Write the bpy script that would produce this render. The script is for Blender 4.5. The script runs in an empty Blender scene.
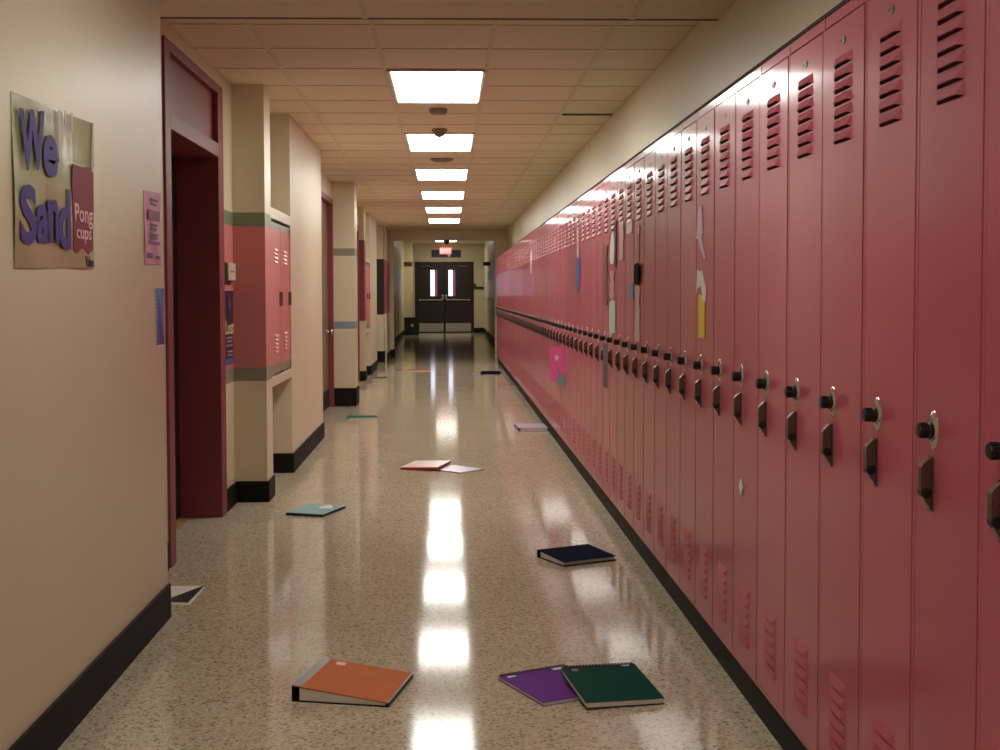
import bpy, math, random
from mathutils import Vector, Matrix

random.seed(7)
SC = bpy.context.scene
COL = SC.collection

# ------------------------------------------------------------------ materials
def srgb(r, g, b):
    f = lambda c: (c / 255) / 12.92 if c / 255 <= 0.04045 else ((c / 255 + 0.055) / 1.055) ** 2.4
    return (f(r), f(g), f(b), 1.0)

def new_mat(name):
    m = bpy.data.materials.new(name); m.use_nodes = True
    nt = m.node_tree
    return m, nt, nt.nodes['Principled BSDF']

def N(nt, t, **kw):
    n = nt.nodes.new(t)
    for k, v in kw.items(): setattr(n, k, v)
    return n

def plain(name, col, rough=0.5, metal=0.0, spec=0.5, var=0.06, scale=6.0, bump=0.0, bscale=60.0, coat=0.0):
    """a surface of one colour with faint cloudy wear"""
    m, nt, b = new_mat(name)
    tc = N(nt, 'ShaderNodeTexCoord')
    nz = N(nt, 'ShaderNodeTexNoise'); nz.inputs['Scale'].default_value = scale; nz.inputs['Detail'].default_value = 4
    nt.links.new(tc.outputs['Object'], nz.inputs['Vector'])
    mr = N(nt, 'ShaderNodeMapRange'); mr.inputs[3].default_value = 1 - var; mr.inputs[4].default_value = 1 + var
    nt.links.new(nz.outputs['Fac'], mr.inputs[0])
    mx = N(nt, 'ShaderNodeVectorMath', operation='SCALE'); mx.inputs[0].default_value = col[:3]
    nt.links.new(mr.outputs[0], mx.inputs['Scale']); nt.links.new(mx.outputs[0], b.inputs['Base Color'])
    b.inputs['Roughness'].default_value = rough; b.inputs['Metallic'].default_value = metal
    b.inputs['Specular IOR Level'].default_value = spec; b.inputs['Coat Weight'].default_value = coat
    b.inputs['Coat Roughness'].default_value = 0.12
    if bump:
        n2 = N(nt, 'ShaderNodeTexNoise'); n2.inputs['Scale'].default_value = bscale; n2.inputs['Detail'].default_value = 3
        nt.links.new(tc.outputs['Object'], n2.inputs['Vector'])
        bp = N(nt, 'ShaderNodeBump'); bp.inputs['Strength'].default_value = bump; bp.inputs['Distance'].default_value = 0.002
        nt.links.new(n2.outputs['Fac'], bp.inputs['Height']); nt.links.new(bp.outputs[0], b.inputs['Normal'])
    return m

def emit(name, col, strength):
    m, nt, b = new_mat(name)
    b.inputs['Base Color'].default_value = (0.8, 0.8, 0.8, 1)
    b.inputs['Emission Color'].default_value = col; b.inputs['Emission Strength'].default_value = strength
    return m

def banded(name, bands, rough=0.32):
    """painted wall: constant colour bands by height; bands = [(z_start, colour), ...]"""
    m, nt, b = new_mat(name)
    g = N(nt, 'ShaderNodeNewGeometry'); s = N(nt, 'ShaderNodeSeparateXYZ')
    nt.links.new(g.outputs['Position'], s.inputs[0])
    mr = N(nt, 'ShaderNodeMapRange'); mr.inputs[1].default_value = 0; mr.inputs[2].default_value = 2.6
    nt.links.new(s.outputs['Z'], mr.inputs[0])
    r = N(nt, 'ShaderNodeValToRGB'); r.color_ramp.interpolation = 'CONSTANT'
    e = r.color_ramp.elements
    e[0].position = 0; e[0].color = bands[0][1]
    e[1].position = bands[1][0] / 2.6; e[1].color = bands[1][1]
    for z, c in bands[2:]:
        k = e.new(z / 2.6); k.color = c
    nt.links.new(mr.outputs[0], r.inputs[0])
    nz = N(nt, 'ShaderNodeTexNoise'); nz.inputs['Scale'].default_value = 2.5; nz.inputs['Detail'].default_value = 5
    nt.links.new(g.outputs['Position'], nz.inputs['Vector'])
    m2 = N(nt, 'ShaderNodeMapRange'); m2.inputs[3].default_value = 0.95; m2.inputs[4].default_value = 1.05
    nt.links.new(nz.outputs['Fac'], m2.inputs[0])
    mx = N(nt, 'ShaderNodeVectorMath', operation='SCALE')
    nt.links.new(r.outputs[0], mx.inputs[0]); nt.links.new(m2.outputs[0], mx.inputs['Scale'])
    nt.links.new(mx.outputs[0], b.inputs['Base Color'])
    b.inputs['Roughness'].default_value = rough
    return m

CREAM = srgb(214, 203, 172)
PINK_P = srgb(206, 130, 126)
GREEN_P = srgb(126, 138, 108)
GREY_P = srgb(140, 136, 116)
BLUE_P = srgb(128, 146, 158)
MAROON = srgb(134, 66, 73)

M = {}
M['cream'] = plain('cream wall paint', CREAM, 0.38, spec=0.6, var=0.04, scale=1.6, bump=0.08, bscale=35)
M['band'] = banded('cream paint with pink and green bands', [(0, CREAM), (0.715, GREY_P), (0.80, PINK_P), (1.63, GREEN_P), (1.712, CREAM)])
M['band_thin'] = banded('cream paint with two thin bands', [(0, CREAM), (0.85, BLUE_P), (0.928, CREAM), (1.655, GREY_P), (1.732, CREAM)])
M['band_dark'] = banded('cream paint with black band', [(0, CREAM), (0.86, srgb(30, 24, 24)), (1.86, CREAM)])
M['band_rose'] = banded('cream paint with rose band', [(0, CREAM), (0.88, srgb(190, 84, 104)), (1.84, CREAM)])
M['band_maroon'] = banded('cream paint with maroon band', [(0, CREAM), (0.85, MAROON), (2.0, CREAM)])
M['locker_unit'] = banded('recessed locker paint', [(0, CREAM), (0.722, GREY_P), (0.79, PINK_P), (1.64, GREY_P), (1.702, CREAM)], 0.3)
M['maroon'] = plain('maroon door frame paint', MAROON, 0.45, spec=0.3, var=0.05)
M['dark_door'] = plain('dark brown door', srgb(40, 26, 24), 0.45)
M['brown_door'] = plain('brown wood door', srgb(120, 92, 66), 0.4, var=0.12, scale=3)
M['far_door'] = plain('dark brown metal door', srgb(44, 33, 31), 0.45)
M['base'] = plain('black rubber base', srgb(23, 25, 23), 0.6, spec=0.15, var=0.1)
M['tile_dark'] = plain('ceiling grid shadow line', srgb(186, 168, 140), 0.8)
M['tile_bar'] = plain('ceiling grid bar', srgb(222, 212, 186), 0.6)
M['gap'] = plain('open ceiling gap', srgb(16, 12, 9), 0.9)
M['steel'] = plain('brushed steel', srgb(190, 186, 180), 0.3, metal=1.0, var=0.08, scale=40)
M['nickel'] = plain('worn nickel', srgb(124, 116, 108), 0.26, metal=0.9, var=0.3, scale=60)
M['chrome'] = plain('chrome', srgb(205, 205, 205), 0.12, metal=1.0)
M['black_plastic'] = plain('black plastic', srgb(14, 14, 14), 0.4)
M['plate'] = plain('grey number plate', srgb(120, 116, 104), 0.35, metal=0.5)
M['white_plastic'] = plain('white plastic', srgb(200, 190, 172), 0.45)
M['grey_plastic'] = plain('grey plastic', srgb(128, 116, 98), 0.5)
M['slot'] = plain('dark louvre opening', srgb(48, 18, 22), 0.9)
M['lamp_frame'] = plain('lamp frame', srgb(196, 184, 162), 0.5)
M['lamp'] = emit('lit diffuser', (0.98, 0.985, 0.925, 1), 12.5)
M['lamp_fill'] = emit('added fill diffuser', (0.98, 0.985, 0.92, 1), 6.0)
M['lamp_far'] = emit('lit far diffuser', (1.0, 0.95, 0.84, 1), 9.0)
M['paper_white'] = plain('white paper', srgb(226, 222, 214), 0.6, var=0.05)
M['paper_page'] = plain('page edges', srgb(236, 230, 226), 0.7, var=0.1, scale=90)

def locker_paint():
    m, nt, b = new_mat('pink locker enamel')
    oi = N(nt, 'ShaderNodeObjectInfo')
    g = N(nt, 'ShaderNodeNewGeometry')
    nz = N(nt, 'ShaderNodeTexNoise'); nz.inputs['Scale'].default_value = 3.0; nz.inputs['Detail'].default_value = 5
    nt.links.new(g.outputs['Position'], nz.inputs['Vector'])
    a = N(nt, 'ShaderNodeMapRange'); a.inputs[3].default_value = 0.94; a.inputs[4].default_value = 1.06
    nt.links.new(oi.outputs['Random'], a.inputs[0])
    c = N(nt, 'ShaderNodeMapRange'); c.inputs[3].default_value = 0.95; c.inputs[4].default_value = 1.05
    nt.links.new(nz.outputs['Fac'], c.inputs[0])
    mu = N(nt, 'ShaderNodeMath', operation='MULTIPLY'); nt.links.new(a.outputs[0], mu.inputs[0]); nt.links.new(c.outputs[0], mu.inputs[1])
    mx = N(nt, 'ShaderNodeVectorMath', operation='SCALE'); mx.inputs[0].default_value = srgb(187, 90, 109)[:3]
    nt.links.new(mu.outputs[0], mx.inputs['Scale']); nt.links.new(mx.outputs[0], b.inputs['Base Color'])
    n2 = N(nt, 'ShaderNodeTexNoise'); n2.inputs['Scale'].default_value = 7; n2.inputs['Detail'].default_value = 2
    nt.links.new(g.outputs['Position'], n2.inputs['Vector'])
    bp = N(nt, 'ShaderNodeBump'); bp.inputs['Strength'].default_value = 0.04; bp.inputs['Distance'].default_value = 0.004
    nt.links.new(n2.outputs['Fac'], bp.inputs['Height']); nt.links.new(bp.outputs[0], b.inputs['Normal'])
    b.inputs['Roughness'].default_value = 0.36
    b.inputs['Specular IOR Level'].default_value = 0.15
    b.inputs['Coat Weight'].default_value = 0.45; b.inputs['Coat Roughness'].default_value = 0.11
    return m
M['locker'] = locker_paint()

def terrazzo():
    m, nt, b = new_mat('polished terrazzo')
    g = N(nt, 'ShaderNodeNewGeometry')
    v = N(nt, 'ShaderNodeTexVoronoi'); v.inputs['Scale'].default_value = 125
    nt.links.new(g.outputs['Position'], v.inputs['Vector'])
    s = N(nt, 'ShaderNodeSeparateColor'); nt.links.new(v.outputs['Color'], s.inputs[0])
    r = N(nt, 'ShaderNodeValToRGB'); r.color_ramp.interpolation = 'CONSTANT'
    e = r.color_ramp.elements
    base = srgb(193, 181, 156)
    e[0].position = 0; e[0].color = srgb(142, 128, 106)
    e[1].position = 0.12; e[1].color = srgb(178, 165, 140)
    for p, c in ((0.30, base), (0.62, srgb(201, 189, 164)), (0.86, srgb(184, 171, 146)), (0.95, srgb(210, 199, 175))):
        k = e.new(p); k.color = c
    nt.links.new(s.outputs[0], r.inputs[0])
    nz = N(nt, 'ShaderNodeTexNoise'); nz.inputs['Scale'].default_value = 1.7; nz.inputs['Detail'].default_value = 6
    nt.links.new(g.outputs['Position'], nz.inputs['Vector'])
    m2 = N(nt, 'ShaderNodeMapRange'); m2.inputs[3].default_value = 0.88; m2.inputs[4].default_value = 1.1
    nt.links.new(nz.outputs['Fac'], m2.inputs[0])
    mx = N(nt, 'ShaderNodeVectorMath', operation='SCALE')
    nt.links.new(r.outputs[0], mx.inputs[0]); nt.links.new(m2.outputs[0], mx.inputs['Scale'])
    nt.links.new(mx.outputs[0], b.inputs['Base Color'])
    b.inputs['Roughness'].default_value = 0.085
    b.inputs['Specular IOR Level'].default_value = 0.11
    n3 = N(nt, 'ShaderNodeTexNoise'); n3.inputs['Scale'].default_value = 5; n3.inputs['Detail'].default_value = 2
    nt.links.new(g.outputs['Position'], n3.inputs['Vector'])
    bp = N(nt, 'ShaderNodeBump'); bp.inputs['Strength'].default_value = 0.06; bp.inputs['Distance'].default_value = 0.003
    nt.links.new(n3.outputs['Fac'], bp.inputs['Height']); nt.links.new(bp.outputs[0], b.inputs['Normal'])
    return m
M['floor'] = terrazzo()

def tile_mat(name, col):
    m, nt, b = new_mat(name)
    g = N(nt, 'ShaderNodeNewGeometry')
    n = N(nt, 'ShaderNodeTexNoise'); n.inputs['Scale'].default_value = 140; n.inputs['Detail'].default_value = 3
    nt.links.new(g.outputs['Position'], n.inputs['Vector'])
    r = N(nt, 'ShaderNodeMapRange'); r.inputs[1].default_value = 0.3; r.inputs[2].default_value = 0.6
    r.inputs[3].default_value = 0.92; r.inputs[4].default_value = 1.03
    nt.links.new(n.outputs['Fac'], r.inputs[0])
    mx = N(nt, 'ShaderNodeVectorMath', operation='SCALE'); mx.inputs[0].default_value = col[:3]
    nt.links.new(r.outputs[0], mx.inputs['Scale']); nt.links.new(mx.outputs[0], b.inputs['Base Color'])
    b.inputs['Roughness'].default_value = 0.85
    return m
M['tile'] = tile_mat('mineral ceiling tile', srgb(234, 224, 198))

# ------------------------------------------------------------------ mesh builder
class MB:
    def __init__(s): s.v = []; s.f = []; s.mi = []; s.cur = 0
    def add(s, vs, fs):
        o = len(s.v); s.v += [tuple(p) for p in vs]
        for f in fs: s.f.append([i + o for i in f]); s.mi.append(s.cur)
        return s
    def box(s, x0, x1, y0, y1, z0, z1):
        x0, x1 = min(x0, x1), max(x0, x1); y0, y1 = min(y0, y1), max(y0, y1); z0, z1 = min(z0, z1), max(z0, z1)
        vs = [(x, y, z) for x in (x0, x1) for y in (y0, y1) for z in (z0, z1)]
        return s.add(vs, [(0, 1, 3, 2), (4, 6, 7, 5), (0, 4, 5, 1), (2, 3, 7, 6), (0, 2, 6, 4), (1, 5, 7, 3)])
    def hexa(s, b, t):
        """b, t: four points each, same winding (counter-clockwise from above)"""
        return s.add(list(b) + list(t), [(3, 2, 1, 0), (4, 5, 6, 7), (0, 1, 5, 4), (1, 2, 6, 5), (2, 3, 7, 6), (3, 0, 4, 7)])
    def prism(s, prof, axis, a, b):
        """prof: 2-D outline; axis 'x','y','z' is the extrusion axis from a to b"""
        def P(u, w, t): return {'x': (t, u, w), 'y': (u, t, w), 'z': (u, w, t)}[axis]
        n = len(prof)
        vs = [P(u, w, a) for u, w in prof] + [P(u, w, b) for u, w in prof]
        fs = [tuple(range(n))[::-1], tuple(range(n, 2 * n))] + [(i, (i + 1) % n, n + (i + 1) % n, n + i) for i in range(n)]
        return s.add(vs, fs)
    def rev(s, prof, c, axis='z', n=24):
        """lathe: prof = [(radius, height)], around axis through c"""
        vs = []; fs = []
        for r, h in prof:
            for k in range(n):
                a = 2 * math.pi * k / n; p, q = r * math.cos(a), r * math.sin(a)
                d = {'z': (p, q, h), 'x': (h, p, q), 'y': (p, h, q)}[axis]
                vs.append((c[0] + d[0], c[1] + d[1], c[2] + d[2]))
        m = len(prof)
        for i in range(m - 1):
            for k in range(n):
                fs.append((i * n + k, i * n + (k + 1) % n, (i + 1) * n + (k + 1) % n, (i + 1) * n + k))
        fs.append(tuple(range(n))[::-1]); fs.append(tuple((m - 1) * n + k for k in range(n)))
        return s.add(vs, fs)
    def tube(s, pts, r, n=6):
        pts = [Vector(p) for p in pts]; vs = []; fs = []
        for i, p in enumerate(pts):
            t = (pts[min(i + 1, len(pts) - 1)] - pts[max(i - 1, 0)]).normalized()
            a = t.orthogonal().normalized() if i == 0 else (ref - ref.dot(t) * t).normalized()
            ref = a; b = t.cross(a)
            for k in range(n):
                g = 2 * math.pi * k / n; vs.append(p + r * (math.cos(g) * a + math.sin(g) * b))
        for i in range(len(pts) - 1):
            for k in range(n):
                fs.append((i * n + k, i * n + (k + 1) % n, (i + 1) * n + (k + 1) % n, (i + 1) * n + k))
        fs.append(tuple(range(n))[::-1]); fs.append(tuple((len(pts) - 1) * n + k for k in range(n)))
        return s.add(vs, fs)
    def build(s, name, mats, parent=None, bevel=0.0, smooth=False, rel=None):
        if not isinstance(mats, (list, tuple)): mats = [mats]
        me = bpy.data.meshes.new(name)
        off = rel if rel is not None else (0, 0, 0)
        me.from_pydata([(p[0] - off[0], p[1] - off[1], p[2] - off[2]) for p in s.v], [], s.f)
        for m in mats: me.materials.append(m)
        me.polygons.foreach_set('material_index', s.mi)
        if smooth: me.polygons.foreach_set('use_smooth', [True] * len(me.polygons))
        me.update()
        import bmesh
        bm = bmesh.new(); bm.from_mesh(me); bmesh.ops.recalc_face_normals(bm, faces=bm.faces)
        if bevel:
            es = [e for e in bm.edges if len(e.link_faces) == 2 and e.calc_face_angle(0) > 0.5]
            bmesh.ops.bevel(bm, geom=es, offset=bevel, segments=2, affect='EDGES', profile=0.6, clamp_overlap=True)
        bm.to_mesh(me); bm.free()
        o = bpy.data.objects.new(name, me); COL.objects.link(o)
        if parent is not None: o.parent = parent
        return o

def tag(o, label, cat, group=None):
    o['label'] = label; o['category'] = cat
    if group: o['group'] = group
    return o
def thing(name, label, cat, loc=(0, 0, 0), rz=0.0, group=None):
    o = bpy.data.objects.new(name, None); COL.objects.link(o); o.empty_display_size = 0.1
    o.location = loc; o.rotation_euler = (0, 0, rz)
    return tag(o, label, cat, group)
def struct(name, mb, m, parent=None, **kw):
    o = mb.build(name, m, parent, **kw)
    if parent is None: o['kind'] = 'structure'
    return o
def one(name, mb, m, label, cat, group=None, loc=None, **kw):
    """a thing that is a single mesh, its origin at loc"""
    o = mb.build(name, m, None, rel=loc, **kw)
    if loc is not None: o.location = loc
    return tag(o, label, cat, group)

# ------------------------------------------------------------------ the corridor shell
XL, XD, XR = -1.075, -1.265, 1.147       # left wall, recessed door wall, right wall
HC = 2.467
YE = 24.3                                # bulkhead at the end of the corridor
OUT = -1.95
struct('floor', MB().box(OUT, 1.35, -4.0, 40.6, -0.1, 0.0), M['floor'])
NC, NY = 2.39, 5.30                     # the nearer stretch of ceiling hangs a little lower
struct('ceiling', MB().box(OUT, 1.35, NY, YE, HC, HC + 0.1), M['tile'])
struct('ceiling', MB().box(OUT, 1.35, -4.0, NY, NC, HC + 0.1), M['tile'])
struct('shadow_strip', MB().box(OUT, XR, NY, NY + 0.025, NC - 0.002, HC), plain('painted ceiling edge shadow', srgb(104, 84, 62), 0.7))  # dark strip colours in the shadow line at the lower ceiling's edge
struct('ceiling', MB().box(OUT, 1.35, YE, 40.6, 2.85, 2.95), M['tile'])

g = MB(); PT = 0.5602
gx = [-0.342 + PT * k for k in range(-1, 3)]
for x in gx: g.box(x - 0.012, x + 0.012, NY, YE, HC - 0.004, HC)
g.cur = 1
k = 0
while 5.79 + PT * k < YE:
    y = 5.79 + PT * k; g.box(OUT, XR, y - 0.004, y + 0.004, HC - 0.0025, HC); k += 1
g.cur = 0
for x in (-0.342, 0.778): g.box(x - 0.013, x + 0.013, -4, NY, NC - 0.004, NC)
for y in (4.56, 3.98, 2.78, 1.6): g.box(OUT, XR, y - 0.006, y + 0.006, NC - 0.003, NC)
o = g.build('ceiling_grid', [M['tile_bar'], M['tile_dark']]); o['kind'] = 'structure'
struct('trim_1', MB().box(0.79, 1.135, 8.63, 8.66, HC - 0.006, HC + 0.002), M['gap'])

struct('wall_right', MB().box(XR, 1.35, -4, YE, 0, HC + 0.1), M['cream'])
struct('wall_back', MB().box(OUT, 1.35, -4.1, -4, 0, HC + 0.1), M['cream'])
struct('wall_outer', MB().box(OUT - 0.1, OUT, -4, 40.6, 0, 2.95), M['cream'])

def wall(y0, y1, x, z0=0.0, z1=HC, m='cream', name='wall_left'):
    return struct(name, MB().box(OUT, x, y0, y1, z0, z1), M[m])
def base(pts, h, t=0.012, name='baseboard_left'):
    """rubber base along a plan polyline, thickened towards +x / -y sides"""
    b = MB()
    for (x0, y0, x1, y1) in pts:
        if abs(x0 - x1) < 1e-6: b.box(x0, x0 + t, y0, y1, 0, h)
        else: b.box(x0, x1, y0 - t, y0, 0, h)
    return struct(name, b, M['base'], bevel=0.004)

wall(-4, 4.775, XL)
base([(XL, -4, XL, 4.775)], 0.13)
wall(4.775, 5.64, XD)
base([(XD, 4.775, XD, 5.60)], 0.125)
wall(5.64, 7.08, XD, 2.385)
wall(7.08, 7.43, XD, m='band')
wall(7.43, 7.68, -1.077, m='band', name='pillar_left')
base([(XD, 7.075, XD, 7.42), (XD, 7.43, -1.065, 7.43), (-1.077, 7.43, -1.077, 7.68)], 0.125)
wall(7.68, 8.65, -1.55, name='wall_left')
wall(8.65, 10.78, -1.08)
base([(-1.55, 8.65, -1.068, 8.65), (-1.08, 8.65, -1.08, 10.78)], 0.135)
wall(10.78, 12.1, XD); wall(12.1, 13.8, XD, 2.27)
base([(XD, 10.78, XD, 12.05)], 0.125)
wall(13.8, 14.2, -1.022, m='band_thin', name='pillar_left')
base([(XD, 13.8, -1.010, 13.8), (-1.022, 13.8, -1.022, 14.2)], 0.20)
wall(14.2, 16.35, XD); wall(16.35, 17.8, XD, 2.2)
base([(XD, 14.2, XD, 16.3)], 0.125)
wall(17.8, 18.1, -1.184, m='band_maroon', name='pillar_left')
base([(XD, 17.8, -1.172, 17.8), (-1.184, 17.8, -1.184, 18.1)], 0.14)
wall(18.1, 19.1, -1.55)
wall(19.1, 20.9, -1.185)
base([(-1.55, 19.1, -1.173, 19.1), (-1.185, 19.1, -1.185, 20.9)], 0.14)
wall(20.9, 22.7, -1.36)
base([(-1.36, 20.9, -1.36, 22.7)], 0.14)
wall(22.7, 23.0, -1.167, m='band_dark', name='pillar_left')
base([(-1.36, 22.7, -1.155, 22.7), (-1.167, 22.7, -1.167, 23.0)], 0.2)
wall(23.0, YE, -1.125, m='band_rose')
base([(-1.125, 23.0, -1.125, YE)], 0.14)

# bulkhead at the corridor end
struct('wall_end', MB().box(OUT, -1.05, YE, YE + 0.3, 0, 2.9).box(0.915, 1.35, YE, YE + 0.3, 0, 2.9).box(-1.05, 0.915, YE, YE + 0.3, 2.28, 2.9), M['cream'])
base([(-1.12, YE, -1.05, YE), (-1.05, YE - 0.012, -1.05, YE + 0.3)], 0.16, name='baseboard_end')

# ------------------------------------------------------------------ door with deep maroon frame
d = MB()
d.box(-1.53, -1.253, 5.64, 5.75, 0, 2.385)          # near jamb
d.box(-1.53, -1.253, 6.925, 7.075, 0, 2.385)        # far jamb
d.box(-1.53, -1.253, 5.75, 6.925, 1.985, 2.062)     # bar between door and panel
d.box(-1.53, -1.253, 5.75, 6.925, 2.335, 2.385)
door1 = struct('door_1', d, M['maroon'], bevel=0.004)
MB().box(-1.40, -1.285, 5.75, 6.925, 2.062, 2.335).build('transom_panel', M['maroon'], door1)
leaf = MB().box(-1.53, -1.485, 5.752, 6.923, 0.008, 1.983).build('door_leaf', M['dark_door'], door1)
MB().box(-1.2535, -1.2505, 6.955, 6.975, 1.27, 1.33).box(-1.2535, -1.2505, 6.955, 6.975, 0.70, 0.76).build('strike_plate', M['maroon'], door1)
MB().box(-1.49, -1.43, 6.55, 6.88, 0, 0.004).build('threshold', plain('yellowed threshold', srgb(170, 136, 70), 0.5), door1)

# second door, further along
d = MB()
d.box(-1.40, -1.255, 12.1, 12.2, 0, 2.27).box(-1.40, -1.255, 13.72, 13.798, 0, 2.27).box(-1.40, -1.255, 12.2, 13.72, 2.21, 2.27)
door2 = struct('door_2', d, M['maroon'], bevel=0.004)
leaf = MB().box(-1.36, -1.31, 12.2, 13.72, 0.01, 2.21).build('door_leaf', M['brown_door'], door2)
MB().box(-1.3105, -1.304, 12.3, 13.08, 0.35, 2.05).build('window_pane', M['dark_door'], leaf)
MB().box(-1.31, -1.305, 12.2, 13.72, 0.01, 0.2).build('kick_plate', M['dark_door'], leaf)
MB().rev([(0.025, 0), (0.025, 0.008), (0.01, 0.01), (0.01, 0.04), (0.03, 0.045), (0.03, 0.06), (0.015, 0.07)], (-1.31, 13.52, 0.83), 'x').build('door_knob', M['chrome'], leaf, smooth=True)

# third door, mostly hidden
d = MB()
d.box(-1.40, -1.255, 16.35, 16.45, 0, 2.2).box(-1.40, -1.255, 17.68, 17.78, 0, 2.2).box(-1.40, -1.255, 16.45, 17.68, 2.12, 2.2)
door3 = struct('door_3', d, M['maroon'], bevel=0.004)
MB().box(-1.40, -1.35, 16.45, 17.68, 0.01, 2.12).build('door_leaf', M['maroon'], door3)

# ------------------------------------------------------------------ lockers let into the left wall
def wall_unit(y0, y1, x, label, cat='lockers'):
    t = thing('recessed_locker_unit', label, cat, (x - 0.2, (y0 + y1) / 2, 0.665))
    L = t.location
    b = MB().box(x - 0.40, x, y0, y1, 1.70, 1.768).box(x - 0.40, x, y0, y1, 0.664, 0.722)
    b.box(x - 0.40, x, y0, y0 + 0.03, 0.722, 1.70).box(x - 0.40, x, y1 - 0.03, y1, 0.722, 1.70)
    b.box(x - 0.40, x - 0.05, y0 + 0.03, y1 - 0.03, 0.722, 1.70)
    b.build('cabinet_frame', M['locker_unit'], t, rel=L, bevel=0.003)
    w = (y1 - y0 - 0.06) / 2
    for i in range(2):
        a = y0 + 0.03 + w * i
        dm = MB().box(x - 0.05, x - 0.008, a + 0.004, a + w - 0.004, 0.735, 1.685)
        for zz in (1.515, 1.49, 1.465, 1.44, 0.975, 0.95, 0.925, 0.90, 0.875):
            yc = a + w / 2
            dm.prism([(x - 0.008, zz + 0.008), (x + 0.001, zz - 0.008), (x - 0.008, zz - 0.008)], 'y', yc - 0.075, yc + 0.075)
        dd = dm.build('door', M['locker_unit'], t, rel=L)
        MB().box(x - 0.008, x + 0.01, a + w - 0.06, a + w - 0.03, 1.16, 1.25).build('latch', M['nickel'], dd, rel=L, bevel=0.003)
    return t
wall_unit(7.685, 8.645, -1.078, 'pink two-door locker unit set into the left wall, between cream pillar and plain wall')
wall_unit(18.105, 19.095, -1.186, 'small distant pink locker unit set into the left wall beyond the striped pillar')

# ------------------------------------------------------------------ the long row of lockers
AX = 0.8883; LW = 0.2986; Y0 = 1.745; ZB = 0.1006; ZT = 1.886
NL = 70
struct('baseboard_right', MB().box(AX + 0.012, XR, Y0 - 3 * LW, Y0 + NL * LW, 0, ZB), M['base'])

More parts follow.
